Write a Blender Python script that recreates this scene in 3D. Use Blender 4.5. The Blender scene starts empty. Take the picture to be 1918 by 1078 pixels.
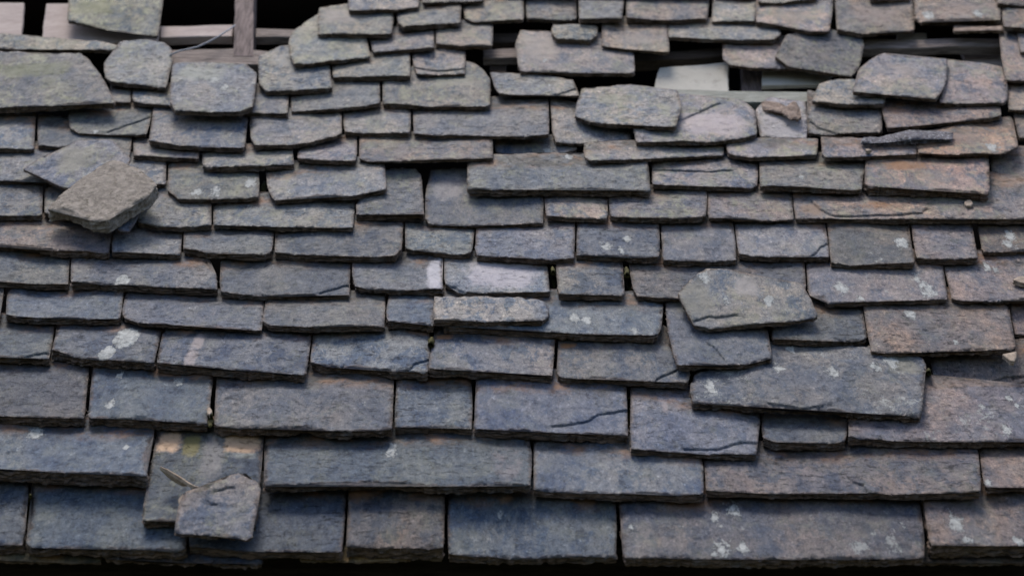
import bpy, math, random
import numpy as np
from mathutils import Vector, Matrix, noise, geometry

random.seed(7)
SC = bpy.context.scene
R = math.radians
COL = bpy.data.collections.new("roof"); SC.collection.children.link(COL)

# ------------------------------------------------------------------ camera
IW, IH = 1918.0, 1078.0
FPX = 3600.0
UP = R(12)                                   # camera looks up by 12 degrees
PITCH = R(45)                                # pitch of the roof
CAM = Vector((0, 0, 1.6))
FWD = Vector((0, math.cos(UP), math.sin(UP)))
CUP = Vector((0, -math.sin(UP), math.cos(UP)))
DIST = 3.6
cd = bpy.data.cameras.new("camera"); cam = bpy.data.objects.new("camera", cd)
SC.collection.objects.link(cam)
cam.location = CAM; cam.rotation_euler = (R(90) + UP, 0, 0)
cd.sensor_width = 36; cd.lens = 36 * FPX / IW; cd.clip_start = .05; cd.clip_end = 500
cd.dof.use_dof = True; cd.dof.focus_distance = 3.42; cd.dof.aperture_fstop = 4.0
SC.camera = cam

# ------------------------------------------------------------------ light
w = bpy.data.worlds.new("World"); SC.world = w; w.use_nodes = True
nt = w.node_tree; bg = nt.nodes['Background']
sky = nt.nodes.new('ShaderNodeTexSky'); sky.sky_type = 'NISHITA'; sky.sun_disc = False
SUN_EL, SUN_AZ = R(76), R(-35)
sky.sun_elevation = SUN_EL; sky.sun_rotation = SUN_AZ
sky.dust_density = 3.0; sky.air_density = 1.0; sky.ozone_density = 1.0
nt.links.new(sky.outputs[0], bg.inputs[0]); bg.inputs[1].default_value = 0.105
sd = bpy.data.lights.new("sun", 'SUN'); sd.energy = 1.45; sd.angle = R(20); sd.color = (1, .95, .88)
so = bpy.data.objects.new("sun", sd); SC.collection.objects.link(so)
sdir = Vector((math.sin(SUN_AZ) * math.cos(SUN_EL), math.cos(SUN_AZ) * math.cos(SUN_EL), math.sin(SUN_EL)))
so.rotation_euler = sdir.to_track_quat('Z', 'Y').to_euler()
SC.view_settings.view_transform = 'Standard'; SC.view_settings.look = 'None'
SC.view_settings.exposure = 0.84; SC.view_settings.gamma = 1

# ------------------------------------------------------------------ roof frame: u right, v up the slope, h off the roof
C0 = CAM + FWD * DIST
EU = Vector((1, 0, 0)); EV = Vector((0, math.cos(PITCH), math.sin(PITCH))); EH = Vector((0, -math.sin(PITCH), math.cos(PITCH)))
_M = np.array([EU, EV, EH])
def ray(x, y): return EU * ((x - IW / 2) / FPX) + CUP * (-(y - IH / 2) / FPX) + FWD
O3 = _M @ np.array(CAM - C0)                 # the camera in roof coordinates
def hit(x, y, h0, b=0, c=0, v0=0, u0=0):
    """pixel -> (u, v, h) on the plane h = h0 + b (v-v0) + c (u-u0)"""
    d = _M @ np.array(ray(x, y))
    s = (h0 + b * (O3[1] - v0) + c * (O3[0] - u0) - O3[2]) / (d[2] - b * d[1] - c * d[0])
    return O3 + s * d
def world(p): return C0 + EU * p[0] + EV * p[1] + EH * p[2]
def pxm(y): return float(np.dot(_M @ np.array(ray(960, y)), [0, 0, 0]) ) if 0 else FPX / float((Vector(world(hit(960, y, .03))) - CAM).dot(FWD))

# ------------------------------------------------------------------ materials
def new_mat(name):
    m = bpy.data.materials.new(name); m.use_nodes = True
    n = m.node_tree.nodes; l = m.node_tree.links
    return m, n, l, n['Principled BSDF']
class G:
    """a few shorthands for building node graphs"""
    def __init__(s, n, l): s.n, s.l = n, l
    def put(s, v, sock):
        if hasattr(v, 'links') or hasattr(v, 'is_linked'): s.l.new(v, sock)
        else: sock.default_value = v
    def noise(s, vec, scale, detail=6, rough=.6, dist=0):
        k = s.n.new('ShaderNodeTexNoise'); s.l.new(vec, k.inputs['Vector'])
        k.inputs['Scale'].default_value = scale; k.inputs['Detail'].default_value = detail
        k.inputs['Roughness'].default_value = rough; k.inputs['Distortion'].default_value = dist
        return k.outputs[0]
    def ramp(s, v, a, b, lo=0., hi=1.):
        k = s.n.new('ShaderNodeMapRange'); k.interpolation_type = 'SMOOTHSTEP'
        s.put(v, k.inputs[0]); s.put(a, k.inputs[1]); s.put(b, k.inputs[2])
        k.inputs[3].default_value = lo; k.inputs[4].default_value = hi
        return k.outputs[0]
    def mth(s, op, a, b=0.):
        k = s.n.new('ShaderNodeMath'); k.operation = op; s.put(a, k.inputs[0]); s.put(b, k.inputs[1]); return k.outputs[0]
    def mix(s, f, a, b, mode='MIX'):
        k = s.n.new('ShaderNodeMix'); k.data_type = 'RGBA'; k.blend_type = mode
        s.put(f, k.inputs[0]); s.put(a, k.inputs[6]); s.put(b, k.inputs[7]); return k.outputs[2]
    def attr(s, name, kind='GEOMETRY'):
        k = s.n.new('ShaderNodeAttribute'); k.attribute_name = name; k.attribute_type = kind; return k

def slate_material():
    m, n, l, bs = new_mat("stone_slate")
    g = G(n, l)
    tc = n.new('ShaderNodeTexCoord'); oi = n.new('ShaderNodeObjectInfo')
    off = n.new('ShaderNodeVectorMath'); off.operation = 'MULTIPLY_ADD'
    cmb = n.new('ShaderNodeCombineXYZ')
    l.new(oi.outputs['Random'], cmb.inputs[0]); l.new(oi.outputs['Random'], cmb.inputs[1]); l.new(oi.outputs['Random'], cmb.inputs[2])
    l.new(cmb.outputs[0], off.inputs[0]); off.inputs[1].default_value = (37, 91, 53); l.new(tc.outputs['Object'], off.inputs[2])
    P = off.outputs[0]
    st = n.new('ShaderNodeVectorMath'); st.operation = 'MULTIPLY'; l.new(P, st.inputs[0]); st.inputs[1].default_value = (.8, .75, 4)
    PS = st.outputs[0]
    base = oi.outputs['Color']
    vs_ = n.new('ShaderNodeVectorMath'); vs_.operation = 'MULTIPLY'; l.new(P, vs_.inputs[0]); vs_.inputs[1].default_value = (1, .55, 1)
    PV = vs_.outputs[0]
    big = g.noise(PV, 9, 5, .62, .4); mid = g.noise(PS, 46, 9, .75, .3); fine = g.noise(PV, 125, 6, .8); tiny = g.noise(PV, 330, 4, .8)
    blot = g.noise(PV, 27, 9, .76, .35)
    pv = g.attr('mottle', 'OBJECT').outputs['Fac']
    c = g.mix(g.ramp(big, .34, .66), g.mix(1., base, (.66, .76, .92, 1), 'MULTIPLY'), g.mix(1., base, (1.24, 1.17, 1.08, 1), 'MULTIPLY'))
    cool = g.mix(1., c, (.43, .57, .78, 1), 'MULTIPLY'); warm = g.mix(1., c, (1.36, 1.22, 1.12, 1), 'MULTIPLY')
    c = g.mix(pv, c, g.mix(g.ramp(blot, .43, .52), cool, warm))
    c = g.mix(g.ramp(g.noise(PV, 85, 7, .8, .2), .60, .66, 0, .8), c, g.mix(1., c, (2.3, 2.2, 2.0, 1), 'MULTIPLY'))
    c = g.mix(g.ramp(mid, .55, .64, 0, .8), c, g.mix(1., c, (.36, .40, .48, 1), 'MULTIPLY'))
    c = g.mix(g.ramp(fine, .53, .64, 0, .7), c, g.mix(1., c, (1.9, 1.8, 1.7, 1), 'MULTIPLY'))
    c = g.mix(g.ramp(fine, .38, .47, .8, 0), c, g.mix(1., c, (.42, .44, .5, 1), 'MULTIPLY'))
    c = g.mix(g.ramp(tiny, .52, .62, 0, .5), c, g.mix(1., c, (.4, .42, .46, 1), 'MULTIPLY'))
    c = g.mix(g.ramp(tiny, .36, .45, .4, 0), c, g.mix(1., c, (1.8, 1.75, 1.7, 1), 'MULTIPLY'))
    fk = n.new('ShaderNodeVectorMath'); fk.operation = 'MULTIPLY'; l.new(P, fk.inputs[0]); fk.inputs[1].default_value = (.55, 1.1, 1)
    flake = g.noise(fk.outputs[0], 95, 9, .82, .4)
    fl = g.attr('flaky', 'OBJECT').outputs['Fac']
    c = g.mix(g.mth('MULTIPLY', g.ramp(flake, .575, .61, 0, 1), fl), c, g.mix(1., c, (.30, .34, .42, 1), 'MULTIPLY'))
    c = g.mix(g.mth('MULTIPLY', g.ramp(flake, .36, .41, .8, 0), fl), c, g.mix(1., c, (1.75, 1.7, 1.6, 1), 'MULTIPLY'))
    # rusty purple cast in drifts
    n2 = g.noise(PV, 7.5, 5, .6, .8)
    rust = g.attr('rust', 'OBJECT').outputs['Fac']
    c = g.mix(g.mth('MULTIPLY', g.ramp(n2, .44, .62), rust), c, g.mix(1., c, (1.26, 1.06, .92, 1), 'MULTIPLY'))
    # yellowish green algae in drifts
    n3 = g.noise(PV, 15, 6, .7, .6)
    moss = g.attr('moss', 'OBJECT').outputs['Fac']
    c = g.mix(g.mth('MULTIPLY', g.ramp(n3, .47, .64), moss), c, (.17, .165, .115, 1))
    c = g.mix(g.mth('MULTIPLY', g.ramp(g.mth('ADD', g.mth('MULTIPLY', g.noise(PV, 58, 7, .8), .7), g.mth('MULTIPLY', n3, .3)), .53, .57), g.mth('MULTIPLY', moss, .75)), c, (.34, .34, .22, 1))
    # crusty pale lichen specks
    li = g.attr('lichen', 'OBJECT').outputs['Fac']
    n4 = g.noise(PV, 62, 8, .82, .3); n5 = g.noise(P, 7, 3, .5)
    spk = g.mth('ADD', g.mth('MULTIPLY', n4, .72), g.mth('MULTIPLY', n5, .42))
    th = g.mth('SUBTRACT', .77, g.mth('MULTIPLY', li, .12))
    c = g.mix(g.mth('MULTIPLY', g.ramp(spk, th, g.mth('ADD', th, .035)), .7), c, (.33, .34, .32, 1))
    # dirt and rust where the slate above used to shelter it
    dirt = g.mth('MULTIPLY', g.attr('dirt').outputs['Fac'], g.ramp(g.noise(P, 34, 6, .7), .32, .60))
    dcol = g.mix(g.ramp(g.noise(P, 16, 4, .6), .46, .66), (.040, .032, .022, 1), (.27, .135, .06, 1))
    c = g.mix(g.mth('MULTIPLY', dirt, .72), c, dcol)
    # soft traced discolourations
    pa = g.attr('patch'); pf = g.mth('MULTIPLY', g.ramp(g.mth('ADD', pa.outputs['Alpha'], g.mth('MULTIPLY', g.mth('SUBTRACT', g.noise(PV, 30, 9, .8), .5), 2.2)), .18, .78), g.ramp(pa.outputs['Alpha'], 0, .35, 0, .8))
    c = g.mix(pf, c, pa.outputs['Color'])
    # lichen discs
    sp = g.mth('ADD', g.attr('spot').outputs['Fac'], g.mth('MULTIPLY', g.mth('SUBTRACT', g.noise(PV, 70, 8, .85), .5), 3.2))
    spf = g.mth('MULTIPLY', g.ramp(sp, .68, .80), .9)
    c = g.mix(spf, c, g.mix(g.ramp(fine, .4, .6), (.27, .28, .27, 1), (.46, .47, .45, 1)))
    # broken edges: brown laminated stone
    ed = g.attr('edge').outputs['Fac']
    se = n.new('ShaderNodeVectorMath'); se.operation = 'MULTIPLY'; l.new(P, se.inputs[0]); se.inputs[1].default_value = (1, 1, 9)
    en = g.noise(se.outputs[0], 45, 7, .7); en2 = g.noise(P, 24, 4, .6)
    ec = g.mix(g.ramp(en, .36, .66), (.026, .018, .012, 1), (.21, .138, .095, 1))
    ec = g.mix(g.ramp(en2, .52, .68, 0, .45), ec, (.15, .14, .135, 1))
    c = g.mix(g.mth('MULTIPLY', ed, .9), c, ec)
    l.new(c, bs.inputs['Base Color'])
    bs.inputs['Roughness'].default_value = .62
    l.new(g.ramp(mid, .3, .7, .55, .8), bs.inputs['Roughness'])
    bs.inputs['Specular IOR Level'].default_value = .32
    b1 = n.new('ShaderNodeBump'); b1.inputs['Strength'].default_value = .9; b1.inputs['Distance'].default_value = .005
    hh = g.mth('ADD', g.mth('MULTIPLY', mid, .8), g.mth('ADD', g.mth('MULTIPLY', fine, .35), g.mth('MULTIPLY', tiny, .12)))
    hh = g.mth('ADD', hh, g.mth('MULTIPLY', spf, .12)); hh = g.mth('ADD', hh, g.mth('MULTIPLY', g.ramp(flake, .56, .61, .7, 0), fl))
    hh = g.mth('ADD', hh, g.mth('MULTIPLY', g.mth('MULTIPLY', en, ed), .8))
    l.new(hh, b1.inputs['Height']); l.new(b1.outputs[0], bs.inputs['Normal'])
    return m
SLATE = slate_material()

def rough_material(name, c1, c2, scale, stretch, rough=.8, bump=.003, spots=None, spec=.2):
    m, n, l, bs = new_mat(name); g = G(n, l); bs.inputs['Specular IOR Level'].default_value = spec
    tc = n.new('ShaderNodeTexCoord')
    st = n.new('ShaderNodeVectorMath'); st.operation = 'MULTIPLY'; l.new(tc.outputs['Object'], st.inputs[0]); st.inputs[1].default_value = stretch
    P = st.outputs[0]
    a = g.noise(P, scale, 8, .7, .3); b = g.noise(P, scale * 5, 6, .7)
    c = g.mix(g.ramp(a, .3, .7), c1, c2)
    c = g.mix(g.ramp(b, .5, .7, 0, .5), c, g.mix(1., c, (.5, .5, .5, 1), 'MULTIPLY'))
    if spots: c = g.mix(g.ramp(g.noise(tc.outputs['Object'], scale * 1.6, 6, .7), .54, .66), c, spots)
    l.new(c, bs.inputs['Base Color']); bs.inputs['Roughness'].default_value = rough
    bp = n.new('ShaderNodeBump'); bp.inputs['Strength'].default_value = .9; bp.inputs['Distance'].default_value = bump
    l.new(g.mth('ADD', a, g.mth('MULTIPLY', b, .5)), bp.inputs['Height']); l.new(bp.outputs[0], bs.inputs['Normal'])
    return m
M_WOOD = rough_material("weathered_timber", (.10, .078, .066, 1), (.33, .27, .24, 1), 16, (1, 9, 9))
M_SILL = rough_material("pale_weathered_sill", (.22, .22, .185, 1), (.34, .34, .30, 1), 20, (1, 3, 3))
M_POST = rough_material("weathered_rafter", (.07, .052, .05, 1), (.26, .20, .185, 1), 14, (9, 1, 9))
M_PINK = rough_material("pale_board", (.34, .275, .25, 1), (.45, .375, .34, 1), 9, (1, 3, 3), bump=.001)
M_PALE = rough_material("pale_lining", (.36, .34, .30, 1), (.46, .435, .385, 1), 6, (1, 1, 1), bump=.0006)
M_DARK = rough_material("dark_timber", (.03, .022, .017, 1), (.07, .05, .036, 1), 14, (1, 8, 8))
M_EAVE = rough_material("eave_shade_timber", (.012, .010, .009, 1), (.03, .025, .02, 1), 14, (1, 8, 8), spec=0)  # shade under the eaves is put into this near-black colour
M_BLACK = rough_material("void_black_shade", (.004, .004, .004, 1), (.006, .005, .005, 1), 3, (1, 1, 1), spec=0)  # black colour stands in for the unlit depth behind the holes
M_ROCK = rough_material("coarse_sandstone", (.17, .145, .12, 1), (.38, .33, .28, 1), 60, (1, 1, 1), bump=.005, spots=(.12, .105, .075, 1))
M_BARK = rough_material("crumbling_brown_stone", (.13, .09, .07, 1), (.38, .29, .235, 1), 60, (1, 1, 1), bump=.004)
M_GRIT = rough_material("gritty_slate_edge", (.04, .036, .042, 1), (.16, .15, .17, 1), 120, (1, 1, 1), rough=.4, bump=.004, spots=(.45, .45, .47, 1))
M_CHIP = rough_material("pale_stone_chip", (.24, .19, .145, 1), (.42, .34, .27, 1), 60, (1, 1, 1), bump=.003)
M_SPLINT = rough_material('pale_splinter', (.28, .20, .14, 1), (.52, .41, .31, 1), 90, (1, 1, 1))
M_CABLE = rough_material("grey_wire", (.30, .31, .34, 1), (.38, .39, .42, 1), 40, (1, 1, 1), rough=.5)

# ------------------------------------------------------------------ slabs
GU, GV, GS = (-1.55, 1.65), (-1.5, 1.9), .006       # contact height field of everything laid so far
NU, NV = int((GU[1] - GU[0]) / GS), int((GV[1] - GV[0]) / GS)
HF = np.zeros((NV, NU)); CU = GU[0] + (np.arange(NU) + .5) * GS; CV = GV[0] + (np.arange(NV) + .5) * GS

def inside(px, py, poly):
    r = np.zeros(px.shape, bool); n = len(poly)
    for i in range(n):
        x0, y0 = poly[i]; x1, y1 = poly[(i + 1) % n]
        if y0 == y1: continue
        c = ((py < y0) != (py < y1)) & (px < (x1 - x0) * (py - y0) / (y1 - y0) + x0)
        r ^= c
    return r
def segdist(P, A, B):
    """P (n,2), segments A-B (m,2) -> nearest distance (n,), index"""
    d = B - A; L = (d * d).sum(1) + 1e-12
    t = np.clip(((P[:, None, :] - A[None]) * d[None]).sum(2) / L, 0, 1)
    q = A[None] + t[..., None] * d[None]
    D = np.sqrt(((P[:, None, :] - q) ** 2).sum(2)); k = D.argmin(1)
    side = d[k, 0] * (P[:, 1] - A[k, 1]) - d[k, 1] * (P[:, 0] - A[k, 0])
    return D[np.arange(len(P)), k], np.sign(side)
def resample(poly, step, closed=True):
    out = []; n = len(poly)
    for i in range(n if closed else n - 1):
        a = np.array(poly[i]); b = np.array(poly[(i + 1) % n]); k = max(1, int(round(np.linalg.norm(b - a) / step)))
        for j in range(k): out.append(a + (b - a) * j / k)
    if not closed: out.append(np.array(poly[-1]))
    return np.array(out)
def parse(s): return [tuple(float(q) for q in p.split(',')) for p in s.split()]

def settle(px, t, lift, fixed=None):
    """lay the outline (pixels) on what is below it: returns the top plane (h0,b,c,u0,v0) and the outline in (u,v)"""
    xs = [p[0] for p in px]; ys = [p[1] for p in px]
    p0 = hit(sum(xs) / len(xs), max(ys), 2.5 * t)
    u0, v0 = p0[0], p0[1]; h0, b, c = 2.4 * t, -.12, 0.
    for it in range(3):
        uv = [hit(x, y, h0, b, c, v0, u0)[:2] for x, y in px]
        a = np.array(uv); cen = a.mean(0)
        sh = cen + (a - cen) * (1 - .007 / np.maximum(.03, np.abs(a - cen).max(0)))
        iu = np.where((CU > a[:, 0].min()) & (CU < a[:, 0].max()))[0]; iv = np.where((CV > a[:, 1].min()) & (CV < a[:, 1].max()))[0]
        if not len(iu) or not len(iv): break
        XX, YY = np.meshgrid(CU[iu], CV[iv]); ins = inside(XX, YY, [tuple(q) for q in sh])
        if not ins.any(): break
        U = XX[ins] - u0; V = YY[ins] - v0; H = HF[np.ix_(iv, iu)][ins]
        best = None
        for bb in np.linspace(-.26, .04, 16):
            for cc in np.linspace(-.05, .05, 7):
                T = (H - bb * V - cc * U).max()
                e = T + bb * V.mean() + cc * U.mean() + abs(cc) * .01
                if best is None or e < best[0]: best = (e, T, bb, cc)
        if fixed is not None: best = (0, (H - fixed * V).max(), fixed, 0.)
        h0, b, c = min(best[1], .16) + t + lift, best[2], best[3]
    uv = [hit(x, y, h0, b, c, v0, u0)[:2] for x, y in px]
    m = np.zeros(HF.shape, bool); m[np.ix_(iv, iu)] = inside(XX, YY, [tuple(q) for q in uv])
    pl = h0 + b * (CV[:, None] - v0) + c * (CU[None, :] - u0)
    HF[m] = np.maximum(HF[m], pl[m])
    return (h0, b, c, u0, v0), uv

def nz(x, y, z=0.): return noise.noise(Vector((x, y, z)))

def slab(name, px, band, mat=SLATE, lift=.0015, cracks=(), rug=1., spots=(), patches=(), vis_top=None, step=.0055, fixed=None, colr=(.1, .1, .1), relief=1., clo=False):
    ymid = sum(p[1] for p in px) / len(px); t = band / pxm(max(p[1] for p in px)) / .84 * 1.26
    seed = random.uniform(0, 100)
    (h0, b, c, u0, v0), uv = settle(px, t, lift, fixed)
    a = np.array(uv); area = 0.5 * sum(a[i][0] * a[(i + 1) % len(a)][1] - a[(i + 1) % len(a)][0] * a[i][1] for i in range(len(a)))
    if area < 0: a = a[::-1]
    # local frame of the slate
    o = np.array([a[:, 0].mean(), a[:, 1].mean()])
    ox = Vector((1, 0, c)).normalized(); oy = Vector((0, 1, b)); oy = (oy - ox * oy.dot(ox)).normalized(); oz = ox.cross(oy)
    def W(v): return EU * v[0] + EV * v[1] + EH * v[2]
    org = world((o[0], o[1], h0 + b * (o[1] - v0) + c * (o[0] - u0)))
    MT = Matrix((W(ox), W(oy), W(oz))).transposed().to_4x4(); MT.translation = org
    O = Vector((o[0], o[1], h0 + b * (o[1] - v0) + c * (o[0] - u0)))
    def loc(q):
        d = Vector((q[0], q[1], h0 + b * (q[1] - v0) + c * (q[0] - u0))) - O
        return (d.dot(ox), d.dot(oy))
    L = np.array([loc(q) for q in a])
    # knock the corners off a little, then a broken outline
    Rr = []; OS = min(step, .0036)
    n = len(L)
    for i in range(n):
        p, q, r_ = L[i - 1], L[i], L[(i + 1) % n]
        d1 = p - q; d2 = r_ - q; l1 = np.linalg.norm(d1); l2 = np.linalg.norm(d2)
        k = min(random.choice((.0005, .001, .002, .0045)) * rug, l1 * .3, l2 * .3)
        Rr += [q + d1 / max(l1, 1e-6) * k, q + d2 / max(l2, 1e-6) * k]
    ol = resample(Rr, OS); 
    keep = [0]
    for i in range(1, len(ol)):
        if np.linalg.norm(ol[i] - ol[keep[-1]]) > OS * .3: keep.append(i)
    if np.linalg.norm(ol[keep[-1]] - ol[0]) < OS * .3: keep.pop()
    ol = ol[keep]; n = len(ol)
    tg = np.roll(ol, -1, 0) - np.roll(ol, 1, 0); tg /= np.linalg.norm(tg, axis=1)[:, None] + 1e-9
    nn = np.stack([-tg[:, 1], tg[:, 0]], 1)         # points inwards for a counter-clockwise outline
    am = .0020 * rug
    jit = np.array([am * (1.0 * nz(p[0] * 28, p[1] * 28, seed) + 1.0 * nz(p[0] * 85, p[1] * 85, seed + 9) + 1.5 * nz(p[0] * 190, p[1] * 190, seed + 3)) for p in ol])
    # bites out of the lower edge
    low = np.clip(-nn[:, 1] * -1, 0, 1)
    bite = np.array([max(0, nz(p[0] * 26, 3.3, seed + 20) - .20) * .010 * rug for p in ol]) * np.clip(nn[:, 1], 0, 1)
    ol = ol + nn * (np.maximum(jit, -am) + bite + .0016 * np.abs(nn[:, 0]))[:, None]
    def zfun(x, y, dB):
        z = .0022 * relief * nz(x * 7, y * 7, seed) + .0010 * relief * nz(x * 22, y * 30, seed)
        f = nz(x * 12, y * 8, seed + 31) * 1.4 + nz(x * 40, y * 50, seed + 5) * .22 + nz(x * 110, y * 120, seed + 5) * .07
        q = f * 3; fr = q - math.floor(q); z += .0022 * relief * (math.floor(q) + min(1, max(0, (fr - .42) / .10)))/3 * 1.3
        if dB < .005:
            k = 1 - dB / .005
            z -= k * k * (-.0000 + .0050 * max(0, nz(x * 60, y * 60, seed + 12) + .1)) * min(1.3, t / .014) * rug
        return z
    # interior points and cracks
    bx0, by0 = ol.min(0); bx1, by1 = ol.max(0)
    xs = np.arange(bx0 + step / 2, bx1, step); ys = np.arange(by0 + step / 2, by1, step)
    XX, YY = np.meshgrid(xs, ys); XX = XX + (np.arange(len(ys)) % 2)[:, None] * step / 2
    pts = np.stack([XX.ravel(), YY.ravel()], 1); pts += np.random.RandomState(int(seed * 97)).uniform(-.25, .25, pts.shape) * step
    pts = pts[inside(pts[:, 0], pts[:, 1], [tuple(q) for q in ol])]
    A = ol; B = np.roll(ol, -1, 0)
    if len(pts):
        d, _ = segdist(pts, A, B); pts = pts[d > step * .45]
    verts = [Vector(q) for q in ol] + [Vector(q) for q in pts]
    edges = []; CK = []
    for ck in cracks:
        ck = [np.array(loc(hit(x, y, h0, b, c, v0, u0)[:2])) for x, y in ck]
        ln = resample(ck, .0035, False)
        tt = np.gradient(ln, axis=0); tt /= np.linalg.norm(tt, axis=1)[:, None] + 1e-9; pn = np.stack([-tt[:, 1], tt[:, 0]], 1)
        ln = ln + pn * np.array([[.0022 * nz(q[0] * 60, q[1] * 60, seed + 50) + .0028 * nz(q[0] * 150, q[1] * 150, seed + 51)] for q in ln])
        CK.append(ln)
        for off in (-.0007, 0, .0007):
            lo = ln + pn * off; ok = inside(lo[:, 0], lo[:, 1], [tuple(q) for q in ol]); dd, _ = segdist(lo, A, B); ok &= dd > .0008
            prev = None
            for q, k in zip(lo, ok):
                if not k: prev = None; continue
                verts.append(Vector(q)); cur = len(verts) - 1
                if prev is not None: edges.append((prev, cur))
                prev = cur
    cdt = geometry.delaunay_2d_cdt(verts, edges, [list(range(n))], 1, 1e-7, True)
    V2, F2, OV = cdt[0], cdt[2], cdt[3]
    b_of = {}
    for i, src in enumerate(OV):
        for s_ in src:
            if s_ < n: b_of[s_] = i
    P2 = np.array([(q[0], q[1]) for q in V2]); dB, _ = segdist(P2, A, B)
    zz = np.array([zfun(P2[i][0], P2[i][1], dB[i]) for i in range(len(P2))])
    for ln in CK:
        d, sd_ = segdist(P2, ln[:-1], ln[1:])
        zz -= np.clip(1 - d / .0010, 0, 1) * .0011
        low_side = -1 if (ln[-1][0] > ln[0][0]) else 1      # the side towards the eaves is the broken-off one
        zz -= np.where(sd_ == low_side, .0036 * np.exp(-d / .03), 0)
    vs = [(P2[i][0], P2[i][1], zz[i]) for i in range(len(P2))]
    fs = [tuple(f) for f in F2]; ntop = len(fs); nv = len(vs)
    ring0 = [b_of.get(i) for i in range(n)]
    if any(k is None for k in ring0):
        for i in range(n):
            if ring0[i] is None: ring0[i] = int(((P2 - ol[i]) ** 2).sum(1).argmin())
    K = 7 if t > .007 else 4
    prev = ring0; edgev = []
    for k in range(1, K + 1):
        fr = k / K; cur = []
        for i in range(n):
            p = ol[i]
            lam = nz(p[0] * 35, p[1] * 35, seed + k * 7.7); lam2 = nz(p[0] * 120, p[1] * 120, seed + k * 3.1)
            ins_ = t * rug * (.20 * max(-.5, lam) + .12 * lam2 + .10 * (fr - .35) ** 2) + (.0006 if k == K else 0)
            if k % 2: ins_ += .0019 * rug * (.5 + lam2)
            q = p + nn[i] * ins_
            z = -t * fr * (1 + .12 * nz(p[0] * 25, p[1] * 25, seed + k)) if k < K else -t
            cur.append(len(vs)); vs.append((q[0], q[1], z + zz[ring0[i]] * (1 - fr)))
        for i in range(n):
            j = (i + 1) % n
            fs.append((prev[j], prev[i], cur[i], cur[j]))
        prev = cur
    fs.append(tuple(reversed(prev)))
    me = bpy.data.meshes.new(name); me.from_pydata(vs, [], fs); 
    me.polygons.foreach_set('use_smooth', [i < ntop for i in range(len(fs))])
    me.materials.append(mat)
    # attributes
    tot = len(vs)
    at = me.attributes.new('edge', 'FLOAT', 'POINT'); e = np.ones(tot); e[:nv] = np.clip(1 - dB / .0035, 0, 1) * .55; at.data.foreach_set('value', e)
    wv = np.array([(O + ox * q[0] + oy * q[1])[:] for q in P2])
    if vis_top:
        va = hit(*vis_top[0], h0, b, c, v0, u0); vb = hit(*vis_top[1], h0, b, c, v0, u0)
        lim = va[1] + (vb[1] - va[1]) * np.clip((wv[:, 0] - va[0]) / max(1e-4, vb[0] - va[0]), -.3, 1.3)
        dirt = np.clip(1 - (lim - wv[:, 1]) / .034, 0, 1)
    else: dirt = np.zeros(nv)
    dd = np.zeros(tot); dd[:nv] = dirt; me.attributes.new('dirt', 'FLOAT', 'POINT').data.foreach_set('value', dd)
    spv = np.zeros(tot); pc = np.zeros((tot, 4))
    for (x, y, r_) in spots:
        q = hit(x, y, h0, b, c, v0, u0); rm = r_ / pxm(y)
        d = np.sqrt(((wv[:, 0] - q[0])) ** 2 + ((wv[:, 1] - q[1]) * .5) ** 2)
        spv[:nv] = np.maximum(spv[:nv], np.clip((2.6 if r_ in (15, 23) else 1.2) - d / rm * (1.9 if r_ in (15, 23) else .55), 0, 2.2))
    for (x, y, rx, ry, cc, k) in patches:
        q = hit(x, y, h0, b, c, v0, u0); sx = rx / pxm(y); sy = ry / pxm(y) / .5
        d = (((wv[:, 0] - q[0]) / sx) ** 4 + ((wv[:, 1] - q[1]) / sy) ** 4) ** .25
        f = np.clip(1.25 - d, 0, 1); f = f * f * (3 - 2 * f) * k
        m = f > pc[:nv, 3]; pc[:nv][m] = np.concatenate([np.tile(cc, (int(m.sum()), 1)), f[m][:, None]], 1)
    me.attributes.new('spot', 'FLOAT', 'POINT').data.foreach_set('value', spv)
    me.attributes.new('patch', 'FLOAT_COLOR', 'POINT').data.foreach_set('color', pc.ravel())
    me.update()
    ob = bpy.data.objects.new(name, me); COL.objects.link(ob); ob.matrix_world = MT
    ob.color = (*colr, 1)
    return ob

# ------------------------------------------------------------------ the slates, traced course by course from the eaves up
# outline in photograph pixels: left joint downwards, along the lower edge, up the right joint; 'c' = whole outline is given
WH = [(228,528,15),(236,634,23),(199,662,15),(68,808,14),(207,757,9),(225,704,7),(333,713,8),(1352,1030,18),(1392,1024,10),(1372,955,14),(1886,805,11),(1790,980,16),
      (1134,462,11),(1175,447,7),(1165,470,7),(370,359,11),(403,360,11),(469,343,13),(1575,540,12),(1737,543,16),(1716,520,11),(1893,443,11),(1886,457,9),(1689,455,13),
      (1790,640,5),(1811,1014,9),(1908,1015,10),(735,842,13),(937,960,7),(1340,965,9),(1180,988,8),(1545,900,0.1),(1480,650,9),(1670,680,13),(1560,700,12),
      (1705,590,10),(1858,275,12),(1460,690,12),(1330,725,12),(1100,600,9),(1190,620,9),(1078,595,10),(1320,520,11),(1360,565,8),(1440,560,10),(1850,903,8),
      (1500,330,7),(1065,292,8),(1028,283,10),(235,838,5),(180,245,5),(400,150,10),(420,165,9),(1020,113,5),(540,358,5),(1030,160,4),(1850,500,8),(1865,505,6),(1640,690,10),(1610,560,8),
      (1885,15,6),(1830,27,10),(1740,28,11),(835,240,0.1),(1750,700,5),(1890,745,7),(1905,760,6),(1840,760,6)]
PINK = (.40, .345, .35); PEACH = (.68, .45, .28); OLIVE = (.20, .17, .06); TAN = (.26, .21, .17); PALEG = (.27, .27, .25); ORG = (.27, .13, .055)
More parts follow.
